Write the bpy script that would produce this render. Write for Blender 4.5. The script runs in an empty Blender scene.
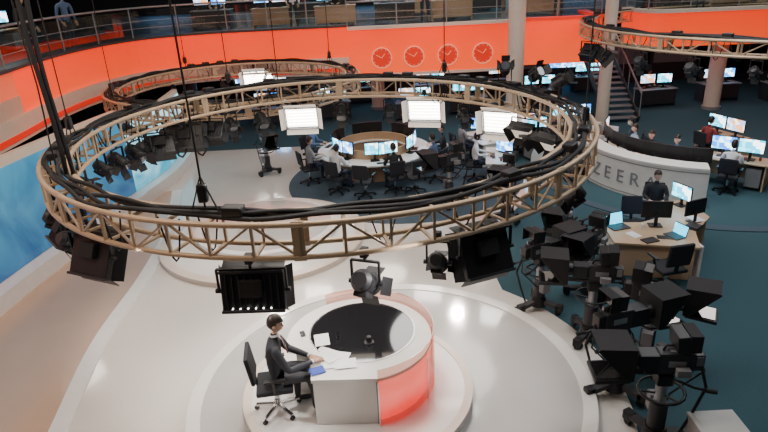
import bpy, bmesh, math, random
from mathutils import Matrix, Vector, Euler
random.seed(7)
R=math.radians
scene=bpy.context.scene
COL=scene.collection
# ------------------------------------------------------------------ materials
MATS={}
def mat(name,col,rough=.5,metal=0,emit=None,es=0,var=.08,scale=6,coat=0,spec=None):
    if name in MATS: return MATS[name]
    m=bpy.data.materials.new(name); m.use_nodes=True
    nt=m.node_tree; b=nt.nodes['Principled BSDF']
    tc=nt.nodes.new('ShaderNodeTexCoord'); nz=nt.nodes.new('ShaderNodeTexNoise'); nz.inputs['Scale'].default_value=scale
    nz.inputs['Detail'].default_value=3
    mx=nt.nodes.new('ShaderNodeMix'); mx.data_type='RGBA'
    mx.inputs[6].default_value=tuple(x*(1-var) for x in col)+(1,)
    mx.inputs[7].default_value=tuple(min(1,x*(1+var)) for x in col)+(1,)
    nt.links.new(tc.outputs['Object'],nz.inputs['Vector']); nt.links.new(nz.outputs['Fac'],mx.inputs[0])
    nt.links.new(mx.outputs[2],b.inputs['Base Color'])
    b.inputs['Roughness'].default_value=rough; b.inputs['Metallic'].default_value=metal
    if coat: b.inputs['Coat Weight'].default_value=coat; b.inputs['Coat Roughness'].default_value=.06
    if spec is not None: b.inputs['Specular IOR Level'].default_value=spec
    if emit:
        b.inputs['Emission Color'].default_value=(*emit,1); b.inputs['Emission Strength'].default_value=es
    MATS[name]=m; return m
def glassmat(name,col,gl=.12,rough=.05):
    m=bpy.data.materials.new(name); m.use_nodes=True; nt=m.node_tree; nt.nodes.clear()
    o=nt.nodes.new('ShaderNodeOutputMaterial'); mx=nt.nodes.new('ShaderNodeMixShader'); t=nt.nodes.new('ShaderNodeBsdfTransparent'); g=nt.nodes.new('ShaderNodeBsdfGlossy')
    t.inputs[0].default_value=(*col,1); g.inputs['Roughness'].default_value=rough; mx.inputs[0].default_value=gl
    nt.links.new(t.outputs[0],mx.inputs[1]); nt.links.new(g.outputs[0],mx.inputs[2]); nt.links.new(mx.outputs[0],o.inputs[0])
    MATS[name]=m; return m
def screenmat(name,c1,c2,c3,es=2.0,scale=5):
    m=bpy.data.materials.new(name); m.use_nodes=True; nt=m.node_tree; b=nt.nodes['Principled BSDF']
    tc=nt.nodes.new('ShaderNodeTexCoord'); v=nt.nodes.new('ShaderNodeTexVoronoi'); v.distance='CHEBYCHEV'; v.inputs['Scale'].default_value=scale
    r=nt.nodes.new('ShaderNodeValToRGB'); r.color_ramp.interpolation='CONSTANT'
    r.color_ramp.elements[0].color=(*c1,1); r.color_ramp.elements[1].position=.5; r.color_ramp.elements[1].color=(*c2,1)
    e=r.color_ramp.elements.new(.8); e.color=(*c3,1)
    sp=nt.nodes.new('ShaderNodeSeparateColor')
    nt.links.new(tc.outputs['Object'],v.inputs['Vector']); nt.links.new(v.outputs['Color'],sp.inputs[0]); nt.links.new(sp.outputs[0],r.inputs[0])
    nt.links.new(r.outputs[0],b.inputs['Emission Color']); b.inputs['Emission Strength'].default_value=es
    b.inputs['Base Color'].default_value=(.02,.02,.03,1); b.inputs['Roughness'].default_value=.2
    MATS[name]=m; return m
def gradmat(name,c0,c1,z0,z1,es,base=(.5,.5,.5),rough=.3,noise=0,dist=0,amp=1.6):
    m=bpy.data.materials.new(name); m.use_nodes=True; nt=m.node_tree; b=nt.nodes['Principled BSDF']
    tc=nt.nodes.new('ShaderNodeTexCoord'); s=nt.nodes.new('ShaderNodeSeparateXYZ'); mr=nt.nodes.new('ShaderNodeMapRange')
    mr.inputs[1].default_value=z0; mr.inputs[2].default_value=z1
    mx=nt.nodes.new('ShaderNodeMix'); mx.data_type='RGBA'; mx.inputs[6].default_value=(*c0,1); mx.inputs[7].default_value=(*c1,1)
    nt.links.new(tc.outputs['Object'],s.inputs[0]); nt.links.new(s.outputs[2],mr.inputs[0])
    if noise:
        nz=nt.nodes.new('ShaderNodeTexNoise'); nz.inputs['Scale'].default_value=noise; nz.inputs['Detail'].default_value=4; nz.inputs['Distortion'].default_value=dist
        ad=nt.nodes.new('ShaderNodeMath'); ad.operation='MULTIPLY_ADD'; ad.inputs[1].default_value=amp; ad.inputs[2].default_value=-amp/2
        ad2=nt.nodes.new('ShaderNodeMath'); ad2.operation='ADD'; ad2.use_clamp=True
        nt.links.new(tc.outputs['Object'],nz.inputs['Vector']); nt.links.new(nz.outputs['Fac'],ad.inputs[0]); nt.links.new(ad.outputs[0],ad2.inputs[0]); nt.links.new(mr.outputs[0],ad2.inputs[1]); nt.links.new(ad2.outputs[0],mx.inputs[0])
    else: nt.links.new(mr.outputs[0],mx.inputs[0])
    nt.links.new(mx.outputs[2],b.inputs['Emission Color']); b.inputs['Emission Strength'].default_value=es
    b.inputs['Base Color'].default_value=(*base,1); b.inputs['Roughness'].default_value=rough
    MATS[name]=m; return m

mat('black',(.012,.012,.014),.45); mat('blackmatte',(.014,.014,.016),.8); mat('darkgrey',(.035,.035,.04),.5)
mat('grey',(.25,.25,.26),.5); mat('chrome',(.7,.7,.72),.2,1); mat('truss',(.52,.38,.25),.42,.15)
mat('white',(.82,.81,.78),.3); mat('whitefloor',(.76,.72,.67),.12,coat=.6,var=.03,scale=1.5); mat('stagewhite',(.84,.82,.79),.15,coat=.5,var=.03,scale=2)
mat('stagegrey',(.52,.51,.50),.12,coat=.6,var=.04,scale=2); mat('beige',(.56,.39,.28),.22,var=.05,scale=1.5,coat=.35)
mat('stagebeige',(.72,.62,.54),.3,var=.04)
mat('carpet',(.030,.084,.107),.95,var=.25,scale=40); mat('carpet2',(.055,.088,.12),.95,var=.2,scale=40)
mat('wood',(.42,.25,.13),.4,var=.15,scale=4); mat('lightwood',(.58,.40,.25),.4,var=.08,scale=4)
mat('cream',(.70,.58,.48),.6); mat('warmwall',(.66,.47,.37),.45); mat('wall_dark',(.03,.032,.037),.8); mat('ceil',(.03,.03,.033),.9); mat('darkfloor',(.035,.033,.034),.6)
gradmat('orange_glow',(1,.12,.02),(1,.035,.003),2.3,3.9,.90,(.80,.045,.004),.28,noise=.25,amp=.7)  # orange light falling on the fascia, put in as emission, brighter low down
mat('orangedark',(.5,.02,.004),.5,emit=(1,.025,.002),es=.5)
gradmat('salmon_glow',(1,.24,.10),(1,.06,.01),2.9,4.1,.50,(.78,.14,.06),.3,noise=.3,amp=.6)  # near-left fascia: its orange lighting is also emission, fading upwards
mat('clockline',(.85,.35,.18),.5,emit=(1,.40,.24),es=.5)
mat('lampwhite',(.9,.9,.9),.4,emit=(1,.95,.88),es=9); mat('lampwarm',(.9,.9,.9),.4,emit=(1,.9,.75),es=25)
mat('softgrey',(.6,.55,.5),.5,emit=(1,.85,.7),es=.6); mat('lens',(.10,.11,.13),.1,coat=1)
mat('skin',(.62,.37,.26),.5,var=.05); mat('lips',(.40,.15,.12),.5); mat('eye',(.8,.8,.8),.2); mat('iris',(.03,.02,.015),.2)
mat('hair',(.022,.014,.010),.45,var=.3,scale=30); mat('suit',(.035,.037,.046),.7); mat('shirtwhite',(.8,.8,.82),.6); mat('tie',(.15,.02,.03),.5)
mat('shirtgrey',(.30,.30,.32),.8); mat('shirtblue',(.10,.16,.28),.8); mat('shirtred',(.30,.05,.05),.8); mat('jeans',(.03,.045,.08),.85); mat('shirtblack',(.025,.025,.03),.8)
mat('paper',(.88,.88,.88),.6); mat('bluefolder',(.03,.08,.45),.4); mat('blackgloss',(.014,.014,.016),.03,coat=1,spec=1)
mat('chairfab',(.02,.022,.028),.85); mat('steelgrey',(.35,.36,.38),.4,.6); mat('boxgreen',(.50,.51,.49),.6,var=.02); mat('letter',(.26,.27,.29),.4)
glassmat('glass',(.86,.92,.92),.12); glassmat('glasspink',(.98,.74,.68),.16)
screenmat('screenblue',(.02,.16,.6),(.10,.5,.95),(.6,.85,1),5.5,9); screenmat('screencyan',(.02,.4,.6),(.1,.75,.95),(.8,.95,1),5.2,7)
screenmat('screenwhite',(.3,.42,.6),(.7,.8,.9),(.8,.3,.1),4.2,9)
gradmat('videowall',(.008,.09,.24),(.08,.36,.55),.3,2.9,1.0,(.02,.05,.08),.15,noise=.5,dist=1.6,amp=2.0)
gradmat('videocyan',(.01,.30,.45),(.5,.9,1),.3,2.6,1.5,(.02,.05,.08),.2,noise=.8,dist=1.2,amp=2.0)
gradmat('deskred',(1,.02,.015),(1,.20,.16),.32,1.0,1.5,(.6,.06,.05),.15,noise=3.5,dist=.8,amp=1.0)
mat('deskpink',(.85,.45,.40),.2,emit=(1,.30,.22),es=.35)

# ------------------------------------------------------------------ builder
class B:
    def __init__(s): s.v=[];s.f=[];s.m=[];s.mats=[];s.sm=[]; s.M=Matrix()
    def mi(s,n):
        if n not in s.mats: s.mats.append(n)
        return s.mats.index(n)
    def add(s,vs,fs,m,M=None,smooth=False):
        o=len(s.v); T=s.M@M if M is not None else s.M
        s.v+= [T@Vector(v) for v in vs]
        k=None if isinstance(m,(list,tuple)) else s.mi(m)
        for i,f in enumerate(fs):
            s.f.append([o+j for j in f]); s.m.append(k if k is not None else s.mi(m[i])); s.sm.append(smooth)
    def box(s,c,sz,m,rot=(0,0,0),bev=0,M=None):
        T=Matrix.Translation(c)@Euler(rot).to_matrix().to_4x4()
        if M is not None: T=M@T
        x,y,z=[a/2 for a in sz]
        if not bev:
            vs=[(a*x,b*y,d*z) for a in(-1,1) for b in(-1,1) for d in(-1,1)]
            s.add(vs,[(0,1,3,2),(4,6,7,5),(0,4,5,1),(2,3,7,6),(0,2,6,4),(1,5,7,3)],m,T); return
        bm=bmesh.new(); bmesh.ops.create_cube(bm,size=1)
        for v in bm.verts: v.co=Vector((v.co.x*2*x,v.co.y*2*y,v.co.z*2*z))
        bmesh.ops.bevel(bm,geom=bm.edges[:],offset=min(bev,.45*min(sz)),segments=2,affect='EDGES',profile=.6)
        bm.verts.ensure_lookup_table(); s.add([v.co.copy() for v in bm.verts],[[v.index for v in f.verts] for f in bm.faces],m,T); bm.free()
    def cyl(s,p0,p1,r0,m,r1=None,n=12,cap=True):
        r1=r0 if r1 is None else r1; p0=Vector(p0);p1=Vector(p1);d=p1-p0
        q=d.to_track_quat('Z','Y').to_matrix(); vs=[]
        for p,r in((p0,r0),(p1,r1)):
            for i in range(n):
                a=2*math.pi*i/n; vs.append(p+q@Vector((r*math.cos(a),r*math.sin(a),0)))
        fs=[(i,(i+1)%n,n+(i+1)%n,n+i) for i in range(n)]
        s.add(vs,fs,m,None,True)
        if cap: s.add(vs,[tuple(range(n))[::-1],tuple(range(n,2*n))],m)
    def tube(s,pts,r,m,n=6,closed=False):
        pts=[Vector(p) for p in pts]; N=len(pts); vs=[]
        for i,p in enumerate(pts):
            a=pts[(i-1)%N] if closed or i>0 else p; b=pts[(i+1)%N] if closed or i<N-1 else p
            t=(b-a).normalized(); up=Vector((0,0,1)) if abs(t.z)<.95 else Vector((1,0,0))
            x=t.cross(up).normalized(); y=x.cross(t)
            for k in range(n):
                an=2*math.pi*k/n+math.pi/n; vs.append(p+x*r*math.cos(an)+y*r*math.sin(an))
        fs=[]
        for i in range(N if closed else N-1):
            j=(i+1)%N
            for k in range(n): fs.append((i*n+k,j*n+k,j*n+(k+1)%n,i*n+(k+1)%n))
        if not closed: fs+= [tuple(range(n)),tuple(range((N-1)*n,N*n))[::-1]]
        s.add(vs,fs,m,None,n>4)
    def bar(s,p0,p1,w,h,m): # rectangular bar
        p0=Vector(p0);p1=Vector(p1);d=p1-p0
        q=d.to_track_quat('X','Z').to_matrix().to_4x4()
        s.box((0,0,0),(d.length,w,h),m,M=Matrix.Translation((p0+p1)/2)@q)
    def prism(s,out,z0,z1,m,mside=None):
        n=len(out); vs=[(x,y,z0) for x,y in out]+[(x,y,z1) for x,y in out]
        s.add(vs,[tuple(range(n,2*n)),tuple(range(n))[::-1]],m)
        s.add(vs,[(i,(i+1)%n,n+(i+1)%n,n+i) for i in range(n)],mside or m)
    def band(s,inner,outer,z0,z1,m,mside=None,closed=False): # strip between two polylines extruded
        n=len(inner); vs=[(x,y,z1) for x,y in inner]+[(x,y,z1) for x,y in outer]+[(x,y,z0) for x,y in inner]+[(x,y,z0) for x,y in outer]
        top=[];sd=[]
        for i in range(n if closed else n-1):
            j=(i+1)%n
            top+=[(i,j,n+j,n+i),(2*n+i,3*n+i,3*n+j,2*n+j)]; sd+=[(i,2*n+i,2*n+j,j),(n+i,n+j,3*n+j,3*n+i)]
        if not closed: sd+=[(0,n,3*n,2*n),(n-1,3*n-1,4*n-1,2*n-1)]
        s.add(vs,top,m); s.add(vs,sd,mside or m)
    def ell(s,c,r,m,M=None,nu=16,nv=10,fn=None):
        vs=[];fs=[]
        for j in range(nv+1):
            for i in range(nu):
                ph=math.pi*j/nv; a=2*math.pi*i/nu
                p=Vector((math.sin(ph)*math.cos(a),math.sin(ph)*math.sin(a),math.cos(ph)))
                if fn: p=fn(p)
                vs.append(Vector((c[0]+r[0]*p.x,c[1]+r[1]*p.y,c[2]+r[2]*p.z)))
        for j in range(nv):
            for i in range(nu): fs.append((j*nu+i,(j+1)*nu+i,(j+1)*nu+(i+1)%nu,j*nu+(i+1)%nu))
        s.add(vs,fs,m,M,True)
    def mesh(s,name):
        me=bpy.data.meshes.new(name); me.from_pydata([tuple(v) for v in s.v],[],s.f)
        for n in s.mats: me.materials.append(MATS[n])
        me.polygons.foreach_set('material_index',s.m); me.polygons.foreach_set('use_smooth',s.sm)
        me.update()
        bm=bmesh.new(); bm.from_mesh(me); bmesh.ops.recalc_face_normals(bm,faces=bm.faces[:]); bm.to_mesh(me); bm.free()
        return me
    def obj(s,name,M=None):
        return place(s.mesh(name),name,M)
def place(me,name,M=None):
    o=bpy.data.objects.new(name,me); COL.objects.link(o)
    if M is not None: o.matrix_world=M
    return o
def T(x,y,z=0,yaw=0,sc=1): return Matrix.Translation((x,y,z))@Matrix.Rotation(R(yaw),4,'Z')@Matrix.Scale(sc,4)
def circ(cx,cy,r,a0=0,a1=360,n=64,closed=True):
    m=n if closed else n+1
    return [(cx+r*math.cos(R(a0+(a1-a0)*i/n)),cy+r*math.sin(R(a0+(a1-a0)*i/n))) for i in range(m)]
def smoothpath(pts,k=8):
    out=[];P=[pts[0]]+list(pts)+[pts[-1]]
    for i in range(1,len(P)-2):
        for j in range(k):
            t=j/k; a,b,c,d=[Vector(P[i+q]) for q in(-1,0,1,2)]
            out.append(tuple(.5*((2*b)+(c-a)*t+(2*a-5*b+4*c-d)*t*t+(-a+3*b-3*c+d)*t**3)))
    out.append(tuple(pts[-1])); return out
def offset(path,d):
    o=[]
    for i,p in enumerate(path):
        a=Vector(path[max(0,i-1)]);b=Vector(path[min(len(path)-1,i+1)]);t=(b-a).normalized()
        o.append((p[0]-t.y*d,p[1]+t.x*d))
    return o

# ------------------------------------------------------------------ camera
H=6.0;p=R(22.7);th=R(2.8);c,s_=math.cos(p),math.sin(p)
F=Vector((0,c,-s_));r0=Vector((1,0,0));u0=Vector((0,s_,c))
r_=r0*math.cos(th)-u0*math.sin(th);u_=u0*math.cos(th)+r0*math.sin(th)
cd=bpy.data.cameras.new('camera'); cam=bpy.data.objects.new('camera',cd); COL.objects.link(cam)
M=Matrix((( r_.x,u_.x,-F.x,0),(r_.y,u_.y,-F.y,0),(r_.z,u_.z,-F.z,H),(0,0,0,1))); cam.matrix_world=M
cd.sensor_width=36; cd.lens=36*600/768; cd.clip_end=200; scene.camera=cam

# ------------------------------------------------------------------ room
b=B(); b.box((2,15,-.1),(44,44,.2),'carpet'); b.obj('floor')
def slab(name,out,z0,z1,m,ms=None):
    b=B(); b.prism(out,z0,z1,m,ms); return b.obj(name)
arcR=[( -.5+3.95*math.cos(R(a)),7.4+3.95*math.sin(R(a))) for a in range(-50,50,8)]
right=smoothpath([(2.2,11.2),(2.5,13),(3.2,14.0),(4.0,15.5),(4.2,17.5),(3.5,20.6)])
slab('floor_white',[(-8,2.5),(-1,2.5)]+arcR+right+[(-3,21.2),(-7.0,21.2),(-8,12)],0.0,.03,'whitefloor')
lb=smoothpath([(-4.6,2.5),(-4.85,6),(-5.3,9),(-5.35,11.5),(-5.6,14),(-6.3,17)])
slab('floor_beige',[(-8,2.5)]+lb+[(-8,17)],.03,.04,'beige')
b=B(); b.band(lb,offset(lb,-.28),.03,.05,'white'); b.obj('trim_1')
slab('carpet_rug',circ(.7,17.2,3.5),.03,.045,'carpet2')
b=B(); b.band(circ(9.2,16.9,4.35,110,270,40,False),circ(9.2,16.9,4.65,110,270,40,False),0,.02,'carpet2'); b.obj('trim_2')
def stage(name,cx,cy,r,z0,z1,top,rim,w=.1):
    b=B(); b.prism(circ(cx,cy,r,n=96),z0,z1,top,rim); b.band(circ(cx,cy,r-w,n=96),circ(cx,cy,r+.02,n=96),z1-.03,z1+.012,rim,closed=True); return b.obj(name)
stage('stage_platform',-.03,7.45,2.98,.03,.15,'stagegrey','stagewhite',.18)
stage('stage_podium',-.5,7.25,1.66,.15,.3,'stagewhite','stagebeige',.10)
stage('stage_platform',-2.9,13.2,2.4,.03,.15,'stagewhite','stagebeige',.2)
stage('stage_podium',-2.85,13.5,1.7,.15,.3,'stagegrey','stagewhite',.15)
# left video wall
lw=smoothpath([(-8.0,3),(-7.95,8),(-7.8,11),(-7.45,13.5),(-6.95,16)])
lw2=smoothpath([(-6.95,16),(-6.7,18),(-6.8,20.5)])
b=B(); b.band(lw,offset(lw,.15),.0,2.75,'cream'); b.band(offset(lw,-.02),lw,.42,2.55,'videowall'); b.band(offset(lw,-.35),lw,0,.4,'white','white')
b.band(lw2,offset(lw2,.15),0,2.45,'cream'); b.band(offset(lw2,-.02),lw2,.42,2.3,'videocyan'); b.band(offset(lw2,-.3),lw2,0,.4,'white','white')
b.obj('wall_left')
# balcony fascia
fl=smoothpath([(-8.6,1),(-8.7,8),(-8.9,14),(-9.1,18),(-8.3,21),(-6.3,22.3),(-3.5,22.5),(-1,22.5)])
cen=[(-1,22.5),(5.0,22.5)]
fr=[(5.0,22.5),(8.2,22.5),(8.4,25)]
rr=smoothpath([(9.9,25),(10.2,23.2),(12,22.8),(18,22.4),(22,22.2)])
b=B()
K=18
b.band(fl[:K+1],offset(fl,.25)[:K+1],3.40,4.05,'salmon_glow'); b.band(offset(fl,-.03)[:K+1],offset(fl,.25)[:K+1],2.95,3.40,'warmwall'); b.band(fl[K:],offset(fl,.25)[K:],2.95,4.05,'orange_glow')
b.band(offset(fl,-.08),offset(fl,.25),2.35,2.95,'cream'); b.band(offset(fl,-.11),offset(fl,-.06),2.44,2.58,'orangedark')
b.band(offset(fl,-.06),offset(fl,.3),4.0,4.08,'darkgrey')
b.obj('balcony_fascia')
b=B(); b.band(cen,offset(cen,.25),2.25,3.9,'orange_glow'); b.band(offset(cen,-.06),offset(cen,.3),3.88,3.98,'cream'); b.band(offset(cen,-.04),offset(cen,.3),2.2,2.3,'cream'); b.obj('balcony_fascia')
b=B(); b.band(fr,offset(fr,.25),2.35,3.95,'orange_glow'); b.band(offset(fr,-.06),offset(fr,.3),3.9,4.0,'orangedark'); b.band(rr,offset(rr,.25),2.7,3.95,'orange_glow'); b.band(offset(rr,-.06),offset(rr,.3),3.9,4.02,'cream'); b.obj('balcony_fascia')
b=B(); b.prism([(-20,-6)]+[(-8.7,-6)]+offset(fl,.2)+[(5,22.7),(8.4,22.7),(8.6,26),(9.9,26),(10.3,23.3),(12,23),(22,22.4),(24,22.4),(24,37),(-20,37)],3.75,3.9,'darkfloor'); b.obj('balcony_floor')
b=B(); b.box((2,37,4.5),(44,.2,9.4),'wall_dark'); b.obj('wall_back')
b=B(); b.box((-20,15,4.5),(.2,44,9.4),'wall_dark'); b.obj('wall_west')
b=B(); b.box((24,15,4.5),(.2,44,9.4),'wall_dark'); b.obj('wall_right')
b=B(); b.box((2,15,9.3),(44,44,.2),'ceil'); b.obj('ceiling')
def railing(path,z0,h,name='glass_railing',post=1.4):
    b=B()
    pts=[Vector((x,y,0)) for x,y in path]
    b.tube([(q.x,q.y,z0+h) for q in pts],.035,'steelgrey',6)
    b.band([(q.x,q.y) for q in pts],offset([(q.x,q.y) for q in pts],.012),z0+.08,z0+h-.1,'glass')
    acc=0
    for i in range(len(pts)):
        if i: acc+=(pts[i]-pts[i-1]).length
        if i==0 or acc>=post: b.cyl((pts[i].x,pts[i].y,z0),(pts[i].x,pts[i].y,z0+h),.022,'grey',n=6); acc=0
    for zz in (.3,.55): b.tube([(q.x,q.y,z0+h*zz) for q in pts],.012,'grey',4)
    return b.obj(name)
def dens(path,k=6): 
    o=[]
    for a,c2 in zip(path[:-1],path[1:]):
        for i in range(k): o.append((a[0]+(c2[0]-a[0])*i/k,a[1]+(c2[1]-a[1])*i/k))
    return o+[path[-1]]
railing(offset(fl,.15),4.08,.95); railing(dens(offset(cen,.15),10),3.98,.85); railing(dens(offset(fr[:2],.15),6),4.0,.85); railing(offset(rr,.15),4.02,.85)
for (x,y,r,m,z1) in ((5.0,22.0,.3,'cream',9.15),(8.35,22.1,.22,'cream',9.15),(-7.6,24.5,.3,'darkgrey',3.74),(13.5,24,.3,'cream',3.74),(0,27,.3,'cream',3.74)):
    b=B(); b.cyl((x,y,0),(x,y,z1),r,m,n=24); b.cyl((x,y,0),(x,y,.12),r+.06,'grey',n=24); b.obj('column')
b=B()
for i in range(14): b.box((9.3,22.6+.28*i,.17+.17*i),(1.2,.3,.05),'grey')
for x in (8.7,9.9):
    b.bar((x,22.4,.1),(x,26.4,2.55),.06,.25,'darkgrey'); b.bar((x,22.4,1.1),(x,26.4,3.5),.05,.05,'grey')
    for i in range(7): b.cyl((x,22.4+.65*i,.15+.4*i),(x,22.4+.65*i,1.12+.4*i),.02,'grey',n=6)
b.obj('staircase')
b=B()
b.cyl((0,-.03,0),(0,.0,0),.36,'orangedark',n=32); b.tube([(.36*math.cos(R(a)),-.035,.36*math.sin(R(a))) for a in range(0,360,12)],.02,'clockline',6,True)
for k in range(12):
    a=R(30*k); b.bar((.28*math.cos(a),-.04,.28*math.sin(a)),(.33*math.cos(a),-.04,.33*math.sin(a)),.015,.015,'clockline')
b.bar((0,-.045,0),(.12,-.045,.15),.02,.02,'clockline'); b.bar((0,-.045,0),(-.2,-.045,.12),.015,.015,'clockline')
ck=b.mesh('wall_clock')
for x in (.2,1.38,2.62,3.9): place(ck,'wall_clock',T(x,22.49,2.86))

# ------------------------------------------------------------------ truss rings
ZB=3.04; ZT=3.44
def truss(name,cx,cy,Ro,w,zt,h,n,hang,cable=True):
    b=B(); Ri=Ro-w; zb=zt-h
    for r,z in((Ro,zt),(Ri,zt),(Ro,zb),(Ri,zb)):
        b.tube([(x,y,z) for x,y in circ(cx,cy,r,n=n*2)],.038 if z==zt else .036,'truss',6,True)
    P=lambda r,a,z:(cx+r*math.cos(a),cy+r*math.sin(a),z)
    for i in range(n):
        a=2*math.pi*i/n; a2=2*math.pi*(i+1)/n
        for r in (Ro,Ri):
            b.bar(P(r,a,zb),P(r,a,zt),.05,.03,'truss')
            if r==Ro:
                if i%2==0: b.bar(P(r,a,zb),P(r,a2,zt),.026,.026,'truss')
                else: b.bar(P(r,a,zt),P(r,a2,zb),.026,.026,'truss')
        b.bar(P(Ri,a,zt),P(Ro,a,zt),.04,.03,'truss'); b.bar(P(Ri,a,zb),P(Ro,a,zb),.04,.03,'truss')
        if i%7==0:
            for r in(Ro,Ri): b.box(P(r,a,(zt+zb)/2),(.03,.14,h+.08),'truss',(0,0,a))
    b.obj(name)
    if cable:
        b=B()
        for q in range(4):
            ph=random.random()*6; pts=[]
            for i in range(n*3):
                a=2*math.pi*i/(n*3); r=Ro-w*(.25+.17*q)+.04*math.sin(a*9+ph)+.02*math.sin(a*23+ph)
                pts.append((cx+r*math.cos(a),cy+r*math.sin(a),zt+.05+.03*math.sin(a*13+ph)))
            b.tube(pts,.03,'blackmatte',5,True)
        for i in range(n):
            if random.random()<.25:
                a=2*math.pi*(i+.5)/n; b.box(P(Ro-w*.5,a,zt+.10),(.16,.24,.11),'black',(0,0,a),.02)
        for k in range(int(n*.7)):
            a=random.random()*6.28; r=Ro-random.choice((0.05,w)); da=.05+random.random()*.07; pts=[]
            for j in range(9):
                t=j/8; aa=a+da*t; pts.append((cx+r*math.cos(aa),cy+r*math.sin(aa),zt+.03-(h+.15)*math.sin(math.pi*t)))
            b.tube(pts,.012,'blackmatte',4)
        b.obj('cable_bundle')
    for a in hang:
        a=R(a); b=B(); x,y=cx+(Ro-w/2)*math.cos(a),cy+(Ro-w/2)*math.sin(a)
        b.cyl((x,y,zt),(x,y,9.15),.012,'blackmatte',n=6); b.box((x,y,zt+.3),(.11,.11,.22),'black',bev=.03)
        b.tube([(x+.2*math.cos(a+1.5),y+.2*math.sin(a+1.5),zt+.02),(x,y,zt+.5),(x-.2*math.cos(a+1.5),y-.2*math.sin(a+1.5),zt+.02)],.012,'black',4)
        b.obj('hoist_cable')
truss('lighting_truss_ring',-.95,10.6,4.6,.4,ZT,.40,56,(55,125,185,256,340))
truss('lighting_truss_ring',-4.3,18.5,3.75,.4,2.98,.36,44,(40,130,215,300))
truss('lighting_truss_ring',12.7,19.1,6.1,.4,3.95,.36,60,(260,130))
b=B()
x0,y0=-4.45,8.1
for k in range(2):
    b.tube([(x0+.06*k+.03*math.sin(z*2+k),y0+.05*k,z) for z in [3.46+.4*j for j in range(15)]],.035,'blackmatte',6)
b.tube([(x0-.25+.02*math.sin(z*3),y0+.3,z) for z in [3.46+.4*j for j in range(15)]],.012,'blackmatte',5)
b.tube([(x0+.1+.25*math.sin(t*1.57),y0-.1-.1*t,3.4-.9*math.sin(t*3.14)) for t in [j/10 for j in range(11)]],.03,'blackmatte',6)
for a,l in ((150,.9),(158,.7),(165,.5),(143,1.0)):   # cable loops on the left side of the ring
    ax,ay=-.95+4.3*math.cos(R(a)),10.6+4.3*math.sin(R(a))
    b.tube([(ax+.1*j*math.cos(R(a-90)),ay+.1*j*math.sin(R(a-90)),3.1-l*math.sin(math.pi*j/8)) for j in range(9)],.022,'blackmatte',6)
b.obj('power_cable')

# ------------------------------------------------------------------ light fixtures (origin = clamp point, body hangs down, aims local +X)
def yoke(b,w,drop,m='black'):
    b.box((0,0,-.03),(.09,.09,.12),m,bev=.01); b.cyl((0,0,-.05),(0,0,-drop+.28),.018,m,n=8)
    b.bar((0,-w/2,-drop+.28),(0,w/2,-drop+.28),.04,.02,m)
    for sgn in(-1,1): b.bar((0,sgn*w/2,-drop+.28),(0,sgn*w/2,-drop),.02,.04,m); b.cyl((0,sgn*(w/2-.02),-drop),(0,sgn*(w/2+.04),-drop),.03,m,n=10)
def led_panel(w=.85,h=.6,tilt=35,drop=.5,dots=True,ribs=True):
    b=B(); yoke(b,w+.06,drop); Tm=Matrix.Translation((0,0,-drop))@Matrix.Rotation(R(tilt),4,'Y'); b.M=Tm
    b.box((0,0,0),(.10,w,h),'black',bev=.015); b.box((.055,0,0),(.02,w-.06,h-.06),'softgrey')
    if ribs:
        for i in range(9): b.box((-.06,-w/2+.07+i*(w-.14)/8,0),(.03,.012,h-.12),'darkgrey')
    for z in (-h/2+.02,h/2-.02): b.box((-.06,0,z),(.05,w,.03),'darkgrey')
    b.box((-.09,0,.05),(.08,.26,.2),'blackmatte',bev=.01)
    if dots:
        for i in range(6): b.box((-.075,-w/2+.16+i*.09,-h/2+.06),(.02,.012,.010),'lampwhite')
    for y in(-1,1): b.box((.12,y*(w/2+.03),0),(.16,.01,h),'black',(0,0,y*.5))
    for z in(-1,1): b.box((.12,0,z*(h/2+.03)),(.16,w,.01),'black',(0,-z*.5,0))
    return b.mesh('led_panel_light')
def fresnel(s=1,tilt=35,drop=.42,lens='lens'):
    b=B(); yoke(b,.34*s,drop); b.M=Matrix.Translation((0,0,-drop))@Matrix.Rotation(R(tilt),4,'Y')@Matrix.Scale(s,4)
    b.cyl((-.18,0,0),(.12,0,0),.13,'black',n=20); b.cyl((.12,0,0),(.17,0,0),.145,'blackmatte',n=20); b.cyl((.165,0,0),(.18,0,0),.115,lens,n=20)
    b.cyl((-.24,0,0),(-.18,0,0),.09,'darkgrey',.13,n=20)
    for i in range(5): b.cyl((-.15+i*.05,0,0),(-.14+i*.05,0,0),.14,'darkgrey',n=20)
    b.box((-.03,0,-.15),(.26,.16,.06),'blackmatte',bev=.01)
    for a in range(4):
        b2=Matrix.Rotation(a*math.pi/2,4,'X'); b.box((.24,0,.18),(.16,.22,.008),'black',(0,-.6,0),M=b2)
    return b.mesh('fresnel_spotlight')
def softbox(w=.80,h=.55,tilt=12,drop=.45,es='lampwhite'):
    b=B(); yoke(b,w+.08,drop); b.M=Matrix.Translation((0,0,-drop))@Matrix.Rotation(R(tilt),4,'Y')
    b.box((-.05,0,0),(.12,w,h),'black',bev=.02); 
    for i in range(6): b.cyl((.025,-w/2+.05,-h/2+.07+i*(h-.14)/5),(.025,w/2-.05,-h/2+.07+i*(h-.14)/5),.03,es,n=8)
    b.box((.012,0,0),(.01,w-.04,h-.04),es)
    for y in(-1,1): b.box((.06,y*w/2,0),(.12,.012,h),'black'); b.box((.12,y*(w/2+.06),0),(.16,.01,h),'softgrey',(0,0,y*.9))
    for z in(-1,1): b.box((.06,0,z*h/2),(.12,w,.012),'black'); b.box((.12,0,z*(h/2+.06)),(.16,w,.01),'softgrey',(0,-z*.9,0))
    return b.mesh('fluorescent_softlight')
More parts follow.
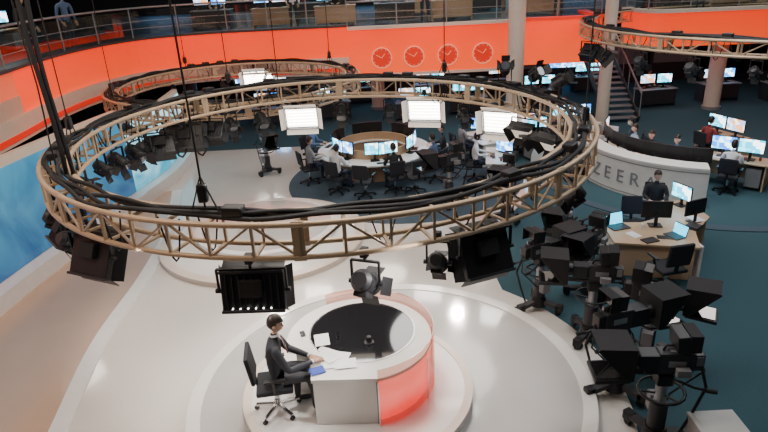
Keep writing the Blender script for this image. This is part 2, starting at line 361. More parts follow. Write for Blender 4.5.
LP=led_panel(.74,.52,10,.44); LPw=led_panel(.8,.55,20,.4,False); LPs=led_panel(.6,.45,40,.42,False); LPq=led_panel(.66,.62,25,.35,False,False); FR=fresnel(); FRs=fresnel(.8,35,.38); FRl=fresnel(.9,10,.4,'lampwarm'); SB=softbox(); SB_added=softbox(1.3,.35,40,.45)
cxr,cyr,rr_=-.95,10.6,4.4
def ringpt(a,r=rr_): return cxr+r*math.cos(R(a)),cyr+r*math.sin(R(a))
def onring(me,a,yaw=None,z=ZB,r=rr_,name='led_panel_light'):
    x,y=ringpt(a,r); place(me,name,T(x,y,z-.02,(a+180) if yaw is None else yaw))
onring(LP,262.2,yaw=88,r=4.5)
onring(FR,279,yaw=70,name='fresnel_spotlight',r=4.5)
onring(LPq,230,yaw=65,r=4.5); onring(LPs,213,yaw=40,r=4.5); onring(FRs,220,yaw=60,name='fresnel_spotlight',r=4.5)
onring(FRs,291,yaw=75,name='fresnel_spotlight',r=4.4)
onring(LPq,299,yaw=112,r=4.5)
onring(LPs,151,yaw=110); onring(LPw,142,yaw=95); onring(FR,160,name='fresnel_spotlight'); onring(FR,167,name='fresnel_spotlight'); onring(FRs,174,name='fresnel_spotlight'); onring(LPs,133,yaw=80); onring(FR,156,yaw=60,name='fresnel_spotlight'); onring(FRs,138,yaw=-60,name='fresnel_spotlight'); onring(FR,206,yaw=20,name='fresnel_spotlight',r=4.5)
onring(SB,103,yaw=-92,name='fluorescent_softlight'); onring(SB,62,yaw=-105,name='fluorescent_softlight',z=3.17); onring(SB,34,yaw=-118,name='fluorescent_softlight',z=3.14)
for a in (74,90,116,126,48,18,4,-12,-30,185): 
    onring(random.choice((FRs,FRs,FR)),a,yaw=a+180+random.uniform(-50,50),name='fresnel_spotlight')
for a in (24,10): onring(LPs,a,yaw=a+200)
for a in (30,110,140,170,250,280,310,225):
    x,y=-4.3+3.5*math.cos(R(a)),18.5+3.5*math.sin(R(a)); place(FRs,'fresnel_spotlight',T(x,y,2.60,a+180+random.uniform(-40,40)))
x,y=-4.3+3.5*math.cos(R(82)),18.5+3.5*math.sin(R(82)); place(SB,'fluorescent_softlight',T(x-.6,y,2.9,-85)); place(FRl,'fresnel_spotlight',T(x-.05,y-.1,2.9,-80))
for a in (175,188,203,218,232,248,262,140):
    x,y=12.7+5.9*math.cos(R(a)),19.1+5.9*math.sin(R(a)); place(random.choice((FR,FRs,LPs)),'fresnel_spotlight',T(x,y,3.59,a+180+random.uniform(-60,60)))
for a in (8,20,33):
    x,y=ringpt(a); place(FRs,'fresnel_spotlight',Matrix.Translation((x,y,ZT+.02))@Matrix.Rotation(math.pi,4,'X')@Matrix.Rotation(R(a*3),4,'Z'))
# added batten of soft lights, out of frame, for streaks on desk and floor
b=B(); b.tube([(-3.6,14.3,7.2),(3.0,14.3,7.2)],.04,'black',8); b.tube([(-3.6,14.3,7.5),(3.0,14.3,7.5)],.03,'black',8)
for x in (-3.4,-1.2,1.0,2.8): b.cyl((x,14.3,7.2),(x,14.3,9.15),.02,'black',n=6)
b.obj('added_batten')
for x in (-2.6,-1.1,.4,1.9): place(SB_added,'fluorescent_softlight',T(x,14.3,7.14,-90))  # unseen lamps, added to reflect in the glossy desk disc

# ------------------------------------------------------------------ furniture meshes
def mk_chair(base='black'):
    b=B()
    for i in range(5):
        a=R(72*i+20); x,y=.3*math.cos(a),.3*math.sin(a)
        b.bar((0,0,.11),(x,y,.075),.045,.03,base); b.cyl((x-.012,y-.02,.03),(x+.012,y+.02,.03),.03,'black',n=10)
    b.cyl((0,0,.08),(0,0,.40),.028,'chrome'); b.cyl((0,0,.08),(0,0,.2),.04,base)
    b.box((0,0,.42),(.22,.2,.04),'black'); b.box((.0,0,.45),(.48,.48,.07),'chairfab',bev=.03)
    b.box((-.25,0,.62),(.03,.06,.36),'black',(0,-.15,0)); b.box((-.28,0,.80),(.06,.44,.42),'chairfab',(0,-.14,0),bev=.03)
    for y in(-1,1): b.bar((0,y*.22,.44),(0,y*.28,.66),.03,.03,'black'); b.box((.02,y*.28,.68),(.26,.06,.03),'black',bev=.01)
    return b.mesh('office_chair')
CH=mk_chair(); CHC=mk_chair('chrome')
def mk_monitor(scr,w=.54,h=.33):
    b=B(); b.box((0,0,.01),(.2,.24,.015),'black',bev=.004); b.box((-.03,0,.13),(.03,.06,.25),'black')
    b.box((0,0,.33),(.035,w,h),'black',bev=.008); b.box((.019,0,.33),(.004,w-.03,h-.03),scr); return b.mesh('computer_monitor')
MON=[mk_monitor('screenblue'),mk_monitor('screencyan'),mk_monitor('screenwhite')]
def mk_laptop():
    b=B(); b.box((0,0,.01),(.24,.34,.015),'darkgrey'); b.box((-.15,0,.12),(.012,.34,.23),'darkgrey',(0,-.25,0)); b.box((-.141,0,.12),(.004,.32,.2),'screencyan',(0,-.25,0)); return b.mesh('laptop')
LAP=mk_laptop()
def mk_desk(w=1.6,d=.75,top='white',panel='white'):
    b=B(); b.box((0,0,.73),(d,w,.035),top,bev=.008); b.box((-d/2+.05,0,.42),(.03,w-.1,.58),panel)
    for y in(-1,1): b.box((0,y*(w/2-.05),.36),(d-.1,.04,.71),panel,bev=.005)
    b.box((.1,w/2-.3,.35),(.45,.36,.5),'grey',bev=.01)
    b.box((.18,0,.757),(.14,.42,.018),'black',bev=.004); b.box((.15,.3,.757),(.1,.06,.02),'black',bev=.008); b.box((.1,-.45,.755),(.28,.2,.012),'paper'); b.box((-.05,.55,.79),(.06,.06,.09),'shirtred',bev=.01)
    return b.mesh('office_desk')
DK=mk_desk(); DKW=mk_desk(1.6,.75,'lightwood','lightwood'); DKD=mk_desk(1.6,.75,'grey','darkgrey')
# ------------------------------------------------------------------ people
def head(b,M,hair='hair',long=False):
    def hf(p):
        q=p.copy()
        if q.z<0: k=1-.28*(-q.z)**1.3; q.y*=k; q.x=q.x*(1-.15*(-q.z)) + .10*(-q.z)
        if q.x>0 and q.z>-.2: q.x*=.93
        if q.x<0: q.x*=1.08
        return q
    b.ell((0,0,0),(.092,.076,.118),'skin',M,24,18,hf)
    b.add([(.083,-.013,-.022),(.083,.013,-.022),(.108,0,-.026),(.084,0,.022),(.086,0,-.034)],[(0,2,3),(2,1,3),(0,4,2),(4,1,2)],'skin',M,True)
    for y in(-1,1):
        b.ell((.077,y*.030,.008),(.011,.014,.008),'eye',M,8,6); b.ell((.085,y*.030,.008),(.005,.006,.006),'iris',M,8,6)
        b.ell((.083,y*.031,.026),(.008,.019,.005),hair,M,8,5); b.ell((-.002,y*.077,-.005),(.02,.010,.032),'skin',M,10,8)
    b.ell((.083,0,-.055),(.010,.024,.006),'lips',M,10,6)
    def hr(p):
        q=p.copy()
        lim=.30 if q.x>.25 else (-.12 if q.x>-.15 else -.5)
        if long and q.x<.3: lim=-1.6
        if q.z<lim: q.z=lim if not long else q.z*1.15
        return q
    b.ell((-.010,0,.018),(.102,.084,.120),hair,M,24,16,hr)
def person(name,J,segs,headM,hairname='hair',hands=True,long=False,collar=False,sub=1):
    names=list(J); me=bpy.data.meshes.new('tmp'); vs=[J[n][0] for n in names]
    es=[(names.index(a),names.index(c2)) for a,c2,_ in segs]; rad=[J[n][1] for n in names]
    segl=[(Vector(J[a][0]),Vector(J[c2][0]),(J[a][1]+J[c2][1])/2,m) for a,c2,m in segs]
    me.from_pydata([tuple(v) for v in vs],es,[]); o=bpy.data.objects.new('tmp',me); COL.objects.link(o)
    sk=o.modifiers.new('s','SKIN'); sk.use_smooth_shade=True; sk.branch_smoothing=.6
    for i,d in enumerate(me.skin_vertices[0].data): d.radius=(rad[i],rad[i]); d.use_root=(i==0)
    ss=o.modifiers.new('u','SUBSURF'); ss.levels=sub; ss.render_levels=sub
    dg=bpy.context.evaluated_depsgraph_get(); ev=o.evaluated_get(dg).to_mesh()
    b=B(); V=[v.co.copy() for v in ev.vertices]
    mats=[];fs=[]
    for pl in ev.polygons:
        cc=pl.center; best=None
        for a,c2,r,m in segl:
            ab=c2-a; t=max(0,min(1,(cc-a).dot(ab)/max(1e-9,ab.length_squared))); d=(cc-(a+ab*t)).length-r
            if best is None or d<best[0]: best=(d,m)
        mats.append(best[1]); fs.append(list(pl.vertices))
    b.add(V,fs,mats,None,True)
    bpy.data.objects.remove(o); bpy.data.meshes.remove(me)
    if hands:
        for sd in 'LR':
            w=Vector(J['wrist'+sd][0]); pm=Vector(J['palm'+sd][0]); d=(pm-w).normalized(); sg=1 if sd=='L' else -1
            side=Vector((0,0,1)).cross(d).normalized()*(-sg)
            dn=Vector((0,0,-1))
            b.ell((0,0,0),(.052,.038,.016),'skin',Matrix.Translation(w.lerp(pm,.75))@d.to_track_quat('X','Z').to_matrix().to_4x4(),12,8)
            for i,L in enumerate((.068,.078,.072,.056)):
                o1=w+d*.10+side*(.028-.019*i); p1=o1+d*L*.45+side*(.004-.003*i)+dn*.004; p2=p1+d*L*.33+dn*.014; p3=p2+d*L*.22+dn*.018
                b.tube([o1-d*.02,o1,p1,p2,p3],.0088,'skin',6)
            o1=w+d*.035+side*.03; b.tube([o1-side*.01,o1+side*.02+d*.02,o1+side*.035+d*.045+dn*.006,o1+side*.035+d*.068+dn*.01],.0105,'skin',6)
    head(b,headM,hairname,long)
    if collar:
        nb=Vector(J['neckb'][0])
        b.ell((nb.x+.008,nb.y,nb.z+.03),(.064,.068,.024),'shirtwhite',None,16,6)
        b.add([(nb.x+.098,nb.y-.055,nb.z-.02),(nb.x+.098,nb.y+.055,nb.z-.02),(nb.x+.140,nb.y,nb.z-.26),(nb.x+.06,nb.y-.06,nb.z+.03),(nb.x+.06,nb.y+.06,nb.z+.03)],[(0,1,2),(0,3,4,1)],'shirtwhite')
        b.bar((nb.x+.09,nb.y,nb.z+.01),(nb.x+.145,nb.y,nb.z-.25),.04,.012,'tie')
        for sd in 'LR':
            w=Vector(J['wrist'+sd][0]); e=Vector(J['el'+sd][0]); d=(w-e).normalized(); b.cyl(w-d*.005,w+d*.018,.033,'shirtwhite',n=12)
    return b.mesh(name)
def seated(name,top,bot,wr=((.36,.15,.80),(.36,-.15,.80)),el=((.10,.25,.82),(.10,-.25,.82)),lean=.03,turn=0,nod=5,feet=(.46,.50),shoe='black',sleeve=None,**kw):
    sl=sleeve or top
    J={'pel':((0,0,.57),.14),'waist':((lean*.3,0,.72),.125),'chest':((lean*.8,0,.90),.145),'up':((lean,0,1.03),.115),'neckb':((lean+.01,0,1.115),.062),'neck':((lean+.025,0,1.19),.052)}
    S=[('pel','waist',top),('waist','chest',top),('chest','up',top),('up','neckb',top),('neckb','neck','skin')]
    for k,sd in((0,'L'),(1,'R')):
        y=1 if k==0 else -1; e=Vector(el[k]); w=Vector(wr[k]); sh=Vector((lean,y*.185,1.045)); d=(w-e).normalized(); d2=Vector((d.x,d.y,d.z*.3)).normalized()
        J['sh'+sd]=(tuple(sh),.072); J['am'+sd]=(tuple(sh.lerp(e,.5)),.058); J['el'+sd]=(tuple(e),.048); J['fa'+sd]=(tuple(e.lerp(w,.5)),.043); J['wrist'+sd]=(tuple(w),.030); J['palm'+sd]=(tuple(w+d2*.07),.026)
        S+=[('up','sh'+sd,top),('sh'+sd,'am'+sd,top),('am'+sd,'el'+sd,sl),('el'+sd,'fa'+sd,sl),('fa'+sd,'wrist'+sd,sl),('wrist'+sd,'palm'+sd,'skin')]
        J['hip'+sd]=((.05,y*.10,.555),.095); J['th'+sd]=((.25,y*.115,.56),.082); J['kn'+sd]=((.45,y*.125,.55),.064); J['ca'+sd]=((feet[k]-.02,y*.125,.33),.056); J['an'+sd]=((feet[k]-.03,y*.125,.10),.042); J['he'+sd]=((feet[k]-.02,y*.125,.05),.040); J['to'+sd]=((feet[k]+.16,y*.14,.04),.034)
        S+=[('pel','hip'+sd,bot),('hip'+sd,'th'+sd,bot),('th'+sd,'kn'+sd,bot),('kn'+sd,'ca'+sd,bot),('ca'+sd,'an'+sd,bot),('an'+sd,'he'+sd,shoe),('he'+sd,'to'+sd,shoe)]
    HM=Matrix.Translation((lean+.05,0,1.30))@Matrix.Rotation(R(turn),4,'Z')@Matrix.Rotation(R(nod),4,'Y')
    return person(name,J,S,HM,**kw)
def standing(name,top,bot,**kw):
    J={'pel':((0,0,.95),.13),'waist':((0,0,1.10),.12),'chest':((0,0,1.28),.14),'up':((0,0,1.40),.11),'neckb':((.01,0,1.48),.06),'neck':((.02,0,1.56),.05)}
    S=[('pel','waist',top),('waist','chest',top),('chest','up',top),('up','neckb',top),('neckb','neck','skin')]
    for y,sd in((1,'L'),(-1,'R')):
        J['sh'+sd]=((0,y*.185,1.42),.068); J['el'+sd]=((-.02,y*.25,1.13),.047); J['wrist'+sd]=((.16,y*.22,.95),.03); J['palm'+sd]=((.21,y*.2,.90),.026)
        S+=[('up','sh'+sd,top),('sh'+sd,'el'+sd,top),('el'+sd,'wrist'+sd,top),('wrist'+sd,'palm'+sd,'skin')]
        J['hip'+sd]=((0,y*.10,.90),.095); J['kn'+sd]=((.02,y*.11,.50),.062); J['an'+sd]=((-.02,y*.12,.10),.042); J['he'+sd]=((-.02,y*.12,.05),.04); J['to'+sd]=((.15,y*.14,.04),.034)
        S+=[('pel','hip'+sd,bot),('hip'+sd,'kn'+sd,bot),('kn'+sd,'an'+sd,bot),('an'+sd,'he'+sd,'black'),('he'+sd,'to'+sd,'black')]
    return person(name,J,S,Matrix.Translation((.04,0,1.67)),**kw)
OW=[seated('office_worker','shirtgrey','jeans'),seated('office_worker','shirtblack','jeans',turn=20),seated('office_worker','shirtblue','suit',turn=-15),seated('office_worker','shirtwhite','jeans',long=True),seated('office_worker','shirtred','suit')]
ST=[standing('standing_visitor','shirtblack','jeans'),standing('standing_visitor','shirtwhite','suit'),standing('standing_visitor','shirtblue','jeans')]
def worker(x,y,yaw,k=0,z=0,chair=True):
    place(OW[k],'office_worker',T(x,y,z,yaw))
    if chair: place(CH,'office_chair',T(x,y,z,yaw))
# ------------------------------------------------------------------ presenter desk
dc=(-.45,7.4)
top=[(dc[0]+1.05*math.cos(R(a)),dc[1]+1.05*math.sin(R(a))) for a in [-75+270*i/60 for i in range(61)]]
notch=[(-1.12,7.0),(-1.06,6.42)]
b=B()
b.prism(top+notch,.99,1.04,'white')
ins=[(dc[0]+.93*math.cos(R(a)),dc[1]+.93*math.sin(R(a))) for a in [-75+270*i/60 for i in range(61)]]+[(-1.02,7.04),(-1.0,6.47)]
b.prism(ins,.31,.99,'stagewhite')
b.prism([(-1.04,6.42),(-.2,6.385),(-.2,6.6),(-1.04,6.6)],.31,.99,'stagewhite')
b.box((-.2,6.40,.65),(.02,.06,.68),'grey')
b.prism(circ(-.40,7.52,.76),1.04,1.048,'blackgloss')
b.band(circ(-.40,7.52,.76),circ(-.40,7.52,.78),1.04,1.052,'chrome',closed=True)
a0,a1=-76,12
b.band(circ(*dc,.99,a0,a1,40,False),circ(*dc,1.01,a0,a1,40,False),.33,.98,'deskred')
b.band(circ(*dc,1.08,a0,120,60,False),circ(*dc,1.095,a0,120,60,False),.31,1.20,'glasspink')
b.band(circ(*dc,1.0,12,120,40,False),circ(*dc,1.02,12,120,40,False),.33,.98,'deskpink')
for a in(-76,-30,12,60,119): x,y=dc[0]+1.10*math.cos(R(a)),dc[1]+1.10*math.sin(R(a)); b.cyl((x,y,.3),(x,y,1.0),.010,'chrome',n=8)
b.obj('presenter_desk')
b=B()
for i,(x,y,a) in enumerate(((-.98,7.12,20),(-.90,7.0,60),(-.8,6.75,100),(-.72,6.9,75),(-.62,6.72,95),(-.98,7.3,10),(-.85,6.9,40))):
    b.box((x,y,1.045+.004*i),(.21,.297,.003),'paper',(0,0,R(a)))
b.obj('script_papers')
b=B(); b.box((-.99,6.60,1.055),(.2,.16,.015),'bluefolder',(0,0,.4),bev=.004); b.box((-.995,6.60,1.064),(.17,.13,.003),'bluefolder',(0,0,.4)); b.obj('tablet_computer')
b=B(); b.cyl((-.30,7.2,1.048),(-.30,7.2,1.065),.07,'darkgrey',n=20); b.cyl((-.30,7.2,1.065),(-.30,7.2,1.09),.03,'steelgrey'); b.cyl((-.30,7.2,1.09),(-.30,7.2,1.15),.05,'black',.035,n=16); b.obj('desk_microphone')
b=B(); b.cyl((-.75,7.35,1.048),(-.75,7.35,1.14),.03,'glass',.034,n=16); b.obj('water_glass')
b=B(); b.box((-1.28,7.5,1.05),(.07,.14,.012),'black',(0,0,.3),bev=.004); b.obj('mobile_phone')
PR=seated('news_presenter','suit','suit',wr=((.47,.05,.745),(.50,-.10,.745)),el=((.20,.25,.77),(.22,-.27,.77)),lean=.06,turn=-10,nod=8,feet=(.30,.52),collar=True,sub=2)
PY=8
place(PR,'news_presenter',T(-1.62,6.76,.3,PY,1.08)); place(CHC,'office_chair',T(-1.61,6.76,.3,PY,1.04))
# ------------------------------------------------------------------ newsroom desk islands
def island(cx,cy,r,n,name='newsroom_desk'):
    b=B(); b.band(circ(cx,cy,r-.75),circ(cx,cy,r),.71,.75,'white',closed=True); b.band(circ(cx,cy,r-.68),circ(cx,cy,r-.64),.04,1.0,'lightwood',closed=True)
    for i in range(n):
        a=R(360*i/n+20); b.box((cx+(r-.35)*math.cos(a),cy+(r-.35)*math.sin(a),.375),(.6,.04,.67),'white',(0,0,a))
        a+=.35; b.box((cx+(r-.22)*math.cos(a),cy+(r-.22)*math.sin(a),.757),(.14,.4,.015),'black',(0,0,a)); 
        b.box((cx+(r-.25)*math.cos(a+.25),cy+(r-.25)*math.sin(a+.25),.755),(.2,.28,.01),'paper',(0,0,a+.3))
    b.obj(name)
    for i in range(n):
        for da in(-9,9):
            a=360*i/n+40+da; place(random.choice(MON),'computer_monitor',T(cx+(r-.5)*math.cos(R(a)),cy+(r-.5)*math.sin(R(a)),.755,a,1.1))
island(-.2,18.0,1.75,6)
for a,k in ((205,0),(240,3),(285,1),(325,2),(355,1),(160,2),(60,1)):
    x,y=-.2+2.15*math.cos(R(a)),18.0+2.15*math.sin(R(a)); worker(x,y,a+180,k,.045)
place(CH,'office_chair',T(-.5,15.7,.045,70)); place(CH,'office_chair',T(.9,15.9,.045,120))
for x,y,yaw in ((3.2,18.6,200),(4.8,19.0,200),(3.4,16.6,170)):
    place(DK,'office_desk',T(x,y,.0 if x>4 else .035,yaw)); 
    for d in(-.3,.3): place(random.choice(MON),'computer_monitor',T(x+.15*math.cos(R(yaw))*-1-d*math.sin(R(yaw)),y+d*math.cos(R(yaw))-.15*math.sin(R(yaw)),.79,yaw+50,1.1))
    worker(x+.7*math.cos(R(yaw)),y+.7*math.sin(R(yaw)),yaw+180,random.randrange(5),.035)
# under-balcony rows
for i,(x,y) in enumerate([(-4.5,25),(-2,25.5),(1.5,24.6),(3.8,25.3),(7,26),(11.6,25),(14.5,25.5),(-1,28.5),(2.5,28.5),(6,29),(10,28.5),(-5,29),(17,25),(6.6,20.2)]):
    place(DKD,'office_desk',T(x,y,0,90+random.uniform(-12,12)))
    for d in(-.35,.35): place(random.choice(MON),'computer_monitor',T(x+d,y+.05,.755,-90 ,1.15))
    worker(x,y+.8,-90,random.randrange(5))
# upper floor desks
for i,(x,y) in enumerate([(-6.5,25.5),(-4,25),(-1.5,24.5),(.8,24.6),(3,24.5),(6.5,25),(11.5,25.5),(14,25),(16.5,25.5),(-2.5,27.5),(1.5,27.5),(12.8,28),(5,28),(-12,16),(-12,20),(-11.5,12)]):
    far=x>-10
    place(DKW if i%3 else DKD,'office_desk',T(x,y,3.9,90 if far else 0))
    for d in(-.4,.3): place(random.choice(MON),'computer_monitor',T(x+(d if far else 0),y+(.05 if far else d),4.655,-90 if far else -45,1.1))
    if i%2==0: worker(x if far else x-.8,y+.8 if far else y,-90 if far else 0,random.randrange(5),3.9)
for x,y,yw,k in ((-9.6,14.2,-30,0),(-9.9,15.4,-10,1),(-9.6,12.6,10,2),(-9.7,17.6,-20,0),(-9.5,19.6,-40,2),(1.9,23.6,-90,0),(-3.0,23.6,-80,1),(12.4,23.9,-100,2),(15.6,23.6,-110,0),(6.9,23.6,-100,1)):
    place(ST[k],'standing_visitor',T(x,y,3.9,yw))
b=B()
for i in range(9): b.box((-6+2.6*i,30.5,1.0),(2.4,.5,2.0),'darkgrey',bev=.02); b.box((-6+2.6*i,30.23,1.35),(2.1,.03,.9),'screenblue' if i%3==0 else 'grey')
b.obj('storage_cabinets')
b=B()
for i in range(8): b.box((-12+4*i,36.8,5.6),(2.6,.08,1.5),'black',bev=.02); b.box((-12+4*i,36.74,5.6),(2.5,.02,1.4),('screenblue','screenwhite','screencyan')[i%3])
b.obj('wall_screens')
# ------------------------------------------------------------------ curved news desk right
cx,cy,rd=9.2,16.9,3.3
b=B(); A=(138,249)
b.band(circ(cx,cy,rd-.5,*A,40,False),circ(cx,cy,rd+.03,*A,40,False),.98,1.04,'white')
b.band(circ(cx,cy,rd-.08,*A,40,False),circ(cx,cy,rd,*A,40,False),0,.98,'white')
for z in(.06,.9): b.band(circ(cx,cy,rd,*A,40,False),circ(cx,cy,rd+.012,*A,40,False),z,z+.02,'grey')
b.band(circ(cx,cy,rd-1.15,*A,40,False),circ(cx,cy,rd-.5,*A,40,False),.72,.76,'wood')
for a in(138,165,192,220,249): b.box((cx+(rd-.55)*math.cos(R(a)),cy+(rd-.55)*math.sin(R(a)),.48),(1.0,.05,.95),'white',(0,0,R(a)))
b.obj('curved_news_desk')
tx='JAZEERA'
lb_=B()
for i,chh in enumerate(tx):
    cu=bpy.data.curves.new('t','FONT'); cu.body=chh; cu.size=.5; cu.extrude=.008; cu.align_x='CENTER'
    o=bpy.data.objects.new('t',cu); COL.objects.link(o); dg=bpy.context.evaluated_depsgraph_get(); dg.update(); me=bpy.data.meshes.new_from_object(o.evaluated_get(dg))
    a=R(182+i*7.4); Mx=Matrix.Translation((cx+(rd+.014)*math.cos(a),cy+(rd+.014)*math.sin(a),.32))@Matrix.Rotation(a+math.pi/2,4,'Z')@Matrix.Rotation(math.pi/2,4,'X')
    lb_.add([v.co.copy() for v in me.vertices],[list(q.vertices) for q in me.polygons],'letter',Mx); bpy.data.objects.remove(o); bpy.data.curves.remove(cu)
lb_.obj('sign_lettering')
for a in (150,164,178,192,206,220,234,245):
    place(random.choice(MON),'computer_monitor',T(cx+(rd-.80)*math.cos(R(a)),cy+(rd-.80)*math.sin(R(a)),.765,a+180,1.15))
for a,k in ((155,1),(178,0),(204,1),(228,2)):
    worker(cx+(rd-1.6)*math.cos(R(a)),cy+(rd-1.6)*math.sin(R(a)),a,k)
for x,y,yaw,k in ((9.6,15.4,230,3),(11.2,14.9,220,1),(10.5,17.6,200,4),(12.8,16.4,210,2)):
    place(DKW,'office_desk',T(x,y,0,yaw)); 
    for d in(-.35,.3): place(random.choice(MON),'computer_monitor',T(x-d*math.sin(R(yaw)),y+d*math.cos(R(yaw)),.755,yaw,1.15))
    worker(x+.75*math.cos(R(yaw)),y+.75*math.sin(R(yaw)),yaw+180,k)
# ------------------------------------------------------------------ lower right desk
b=B(); b.prism([(4.5,10.6),(6.0,10.2),(6.25,10.9),(6.9,11.6),(6.9,12.6),(6.2,12.6),(6.1,11.8),(5.4,11.5),(4.6,11.6)],.72,.76,'lightwood')
b.prism([(4.55,10.65),(5.95,10.27),(5.98,10.31),(4.6,10.7)],.02,.72,'lightwood'); b.box((4.62,11.1,.37),(.05,.9,.7),'white'); b.box((6.85,12.1,.37),(.05,.9,.7),'lightwood'); b.box((6.1,10.6,.37),(.05,.6,.7),'white')
b.box((5.0,10.9,.765),(.2,.28,.01),'paper',(0,0,.4)); b.box((5.6,10.7,.765),(.15,.4,.015),'black',(0,0,1.3)); b.box((6.55,11.5,.77),(.25,.3,.02),'paper',(0,0,.2)); b.cyl((5.3,11.2,.76),(5.3,11.2,.86),.035,'white')
b.box((5.2,10.6,.775),(.3,.2,.02),'black',(0,0,.3)); b.box((6.3,11.1,.79),(.25,.25,.06),'darkgrey',(0,0,.7)); b.obj('newsroom_desk')
place(LAP,'laptop',T(4.85,11.3,.762,-75,1.15)); place(LAP,'laptop',T(5.75,10.75,.762,200))
place(MON[0],'computer_monitor',T(5.6,11.3,.762,80,1.1)); place(MON[1],'computer_monitor',T(6.6,12.3,.762,200)); place(MON[0],'computer_monitor',T(6.45,11.4,.762,110))
worker(6.3,12.9,-110,1); place(CH,'office_chair',T(5.5,12.1,0,-100)); place(CH,'office_chair',T(5.3,10.0,0,100,1.1)); place(CH,'office_chair',T(4.2,12.2,0,30))
# ------------------------------------------------------------------ studio camera pedestals
def mk_cam():
    b=B()
    b.cyl((0,0,.1),(0,0,.28),.16,'black',.13,n=16)
    for i in range(3):
        a=R(120*i+60); x,y=.40*math.cos(a),.40*math.sin(a)
        b.bar((0,0,.2),(x,y,.14),.12,.07,'darkgrey'); b.box((x,y,.13),(.14,.12,.14),'black',(0,0,a),bev=.02)
        for sg in(-1,1): b.cyl((x+sg*.03*math.sin(a)-.012,y-sg*.03*math.cos(a),.06),(x+sg*.05*math.sin(a),y-sg*.05*math.cos(a),.06),.06,'blackmatte',n=12)
    b.cyl((0,0,.25),(0,0,.65),.11,'darkgrey',n=16); b.cyl((0,0,.65),(0,0,.95),.07,'steelgrey',n=16)
    b.tube([(.27*math.cos(R(a)),.27*math.sin(R(a)),.82) for a in range(0,360,20)],.020,'black',6,True)
    for a in(0,120,240): b.bar((.07*math.cos(R(a)),.07*math.sin(R(a)),.78),(.27*math.cos(R(a)),.27*math.sin(R(a)),.82),.02,.02,'black')
    b.box((0,0,1.02),(.2,.2,.16),'black',bev=.03); b.box((0,0,1.13),(.5,.16,.04),'darkgrey',bev=.01)
    b.box((-.1,0,1.28),(.42,.18,.26),'darkgrey',bev=.02); b.box((-.36,0,1.28),(.12,.15,.20),'black',bev=.015)
    b.box((-.1,.095,1.27),(.2,.01,.08),'steelgrey'); b.box((-.1,-.095,1.27),(.2,.01,.08),'steelgrey'); b.box((-.36,.08,1.3),(.08,.01,.12),'grey'); b.box((-.1,.03,1.415),(.16,.05,.01),'grey')
    b.box((.22,0,1.28),(.24,.21,.22),'black',bev=.02); b.cyl((.34,0,1.28),(.42,0,1.28),.095,'black',.11,n=16)
    b.tube([(-.25,0,1.40),(-.22,0,1.48),(.02,0,1.48),(.05,0,1.40)],.018,'black',6)
    b.box((-.12,0,1.57),(.14,.30,.22),'black',(0,.1,0),bev=.015); b.box((-.195,0,1.565),(.006,.23,.15),'lens',(0,.1,0))
    for y in(-1,1): b.box((-.25,y*.15,1.58),(.14,.008,.22),'blackmatte')
    b.box((-.25,0,1.69),(.14,.30,.008),'blackmatte')
    b.box((.66,0,1.09),(.42,.42,.05),'black',(0,.05,0),bev=.01); b.box((.66,0,1.12),(.36,.34,.01),'blackgloss',(0,.05,0))
    b.box((.66,0,1.31),(.012,.40,.40),'glass',(0,.75,0)); 
    for y in(-1,1): b.add([(.42,y*.22,1.11),(.42,y*.22,1.55),(.86,y*.22,1.56),(.50,y*.22,1.11)],[(0,1,2,3)],'blackmatte'); b.bar((.5,y*.215,1.12),(.86,y*.215,1.55),.02,.03,'black')
    b.add([(.42,-.22,1.55),(.42,.22,1.55),(.86,.22,1.56),(.86,-.22,1.56)],[(0,1,2,3)],'blackmatte'); b.add([(.42,-.22,1.11),(.42,.22,1.11),(.42,.22,1.55),(.42,-.22,1.55)],[(0,1,2,3)],'blackmatte')
    b.box((.35,0,1.10),(.3,.06,.05),'black')
    for y in(-1,1): b.tube([(-.08,y*.1,1.06),(-.3,y*.18,1.0),(-.48,y*.22,.98)],.018,'black',6); b.cyl((-.42,y*.21,.985),(-.54,y*.225,.975),.028,'blackmatte',n=8)
    b.tube([(-.42,0,1.2),(-.5,.05,.9),(-.35,.1,.5),(-.2,.1,.1),(-.4,.2,.03),(-.6,.1,.03)],.020,'blackmatte',6)
    b.tube([(-.38,.04,1.3),(-.55,-.15,1.0),(-.2,-.2,.6),(-.1,-.15,.2)],.014,'blackmatte',6)
    b.box((-.15,.16,1.2),(.16,.08,.1),'grey',bev=.01); b.box((0,-.15,.55),(.16,.12,.24),'grey',bev=.01)
    b.box((-.25,.02,1.45),(.12,.03,.05),'steelgrey')
    return b.mesh('studio_camera_pedestal')
CM=mk_cam()
for x,y,yaw,s in ((2.75,9.5,25,.97),(3.35,8.5,165,1.0),(3.25,7.1,15,1.03),(3.8,9.9,225,.97),(4.0,7.8,-30,1.0),(3.4,6.1,175,1.03),(3.6,11.2,240,.95)):
    place(CM,'studio_camera_pedestal',T(x,y,0.0 if math.hypot(x+.5,y-7.4)>4.4 else .03,yaw,s))
place(CM,'studio_camera_pedestal',T(1.75,14.8,.045,200)); place(CM,'studio_camera_pedestal',T(-3.6,18.2,.04,-60,.9)); place(CM,'studio_camera_pedestal',T(3.0,13.6,.04,240))
b=B(); b.box((4.0,5.75,.3),(.55,.45,.55),'boxgreen',bev=.02); b.box((4.0,5.75,.59),(.58,.48,.04),'boxgreen',bev=.01)
b.box((4.0,5.75,.612),(.46,.36,.006),'boxgreen'); b.box((4.0,5.515,.45),(.14,.02,.04),'grey')
for x in(-.2,.2):
    for y in (-.15,.15): b.cyl((4+x,5.75+y-.02,.035),(4+x,5.75+y+.02,.035),.035,'black',n=10)
b.obj('equipment_case')
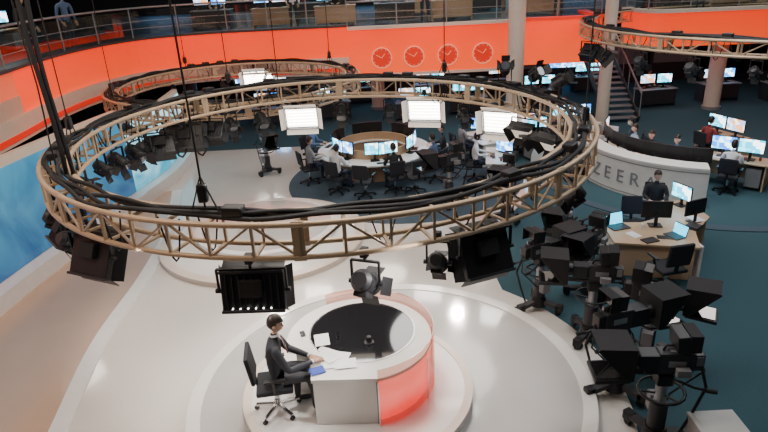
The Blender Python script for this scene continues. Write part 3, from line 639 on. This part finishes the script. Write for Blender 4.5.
# ------------------------------------------------------------------ lights
def area(loc,tgt,size,e,col=(1,1,1),name='area_light'):
    l=bpy.data.lights.new(name,'AREA'); l.size=size; l.energy=e; l.color=col; l.shape='DISK'; o=bpy.data.objects.new(name,l); COL.objects.link(o)
    o.location=loc; o.rotation_euler=(Vector(tgt)-Vector(loc)).to_track_quat('-Z','Y').to_euler()
def spot(loc,tgt,e,ang,col=(1,1,1),blend=.5,r=.15):
    l=bpy.data.lights.new('spot_light','SPOT'); l.energy=e; l.spot_size=R(ang); l.spot_blend=blend; l.color=col; l.shadow_soft_size=r; o=bpy.data.objects.new('spot_light',l); COL.objects.link(o)
    o.location=loc; o.rotation_euler=(Vector(tgt)-Vector(loc)).to_track_quat('-Z','Y').to_euler()
area((-1,7.5,8.6),(-.8,8,0),5,330,(1,.91,.81)); area((-3,14,8.6),(-3,14,0),4,300,(1,.86,.73))
area((-6.5,5,7.5),(-6,9,0),3,250,(1,.74,.57))
area((2,19,8.8),(1,18,0),4,210,(1,.95,.9)); area((8,13,8.8),(8,14,0),5,370,(.95,.97,1)); area((4.5,7,8.8),(4,8,0),3,180,(.95,.97,1))
area((12,19,8.8),(11,17,0),4,230,(1,.93,.86))
spot((-3,14.2,2.7),(-.6,7.3,.8),560,55,(1,.93,.84)); spot((1.8,13.5,2.8),(-.6,7.3,.9),560,55,(1,.93,.84))
spot((-1,9,8.5),(-.6,7.6,0),1800,54,(1,.94,.85),.8,.5); spot((-3.5,9,8.5),(-3,9.5,0),1000,48,(1,.92,.82),.9,.5); spot((-3,12,8.8),(-2.9,13.3,0),1000,40,(1,.92,.82),.8,.4)
spot((-3.0,6.4,3.0),(-1.4,6.8,1.4),150,60,(1,.95,.9)); spot((.6,5.8,3.2),(-1.4,6.8,1.3),200,50,(1,.95,.9))
spot((7,14,8.8),(8,15.5,0),1000,44,(1,.93,.84),.8,.4); spot((0,18,8.8),(-.2,18,0),600,36,(1,.95,.88),.8,.4)
for x,y in((-6.5,15),(-5,19),(-1,19.5),(2,19.5),(6,20),(-6.8,9)): spot((x,y,5.2),(x*1.12-(.8 if x<0 else 0),23 if x>-6 else y+1,3.2),190,80,(1,.20,.06),.9,.3)
for x,y in((-2,26),(4,26),(10,26),(15,26)): area((x,y,3.6),(x,y,0),2,18,(.85,.92,1))
for x,y in((-5,26),(0,26),(5,26),(13,26),(18,26),(-12,13),(-12,19)): area((x,y,8),(x,y,3.9),2,110,(1,.88,.74))
w=bpy.data.worlds.new('world'); scene.world=w; w.use_nodes=True; w.node_tree.nodes['Background'].inputs[0].default_value=(.58,.55,.52,1); w.node_tree.nodes['Background'].inputs[1].default_value=.09
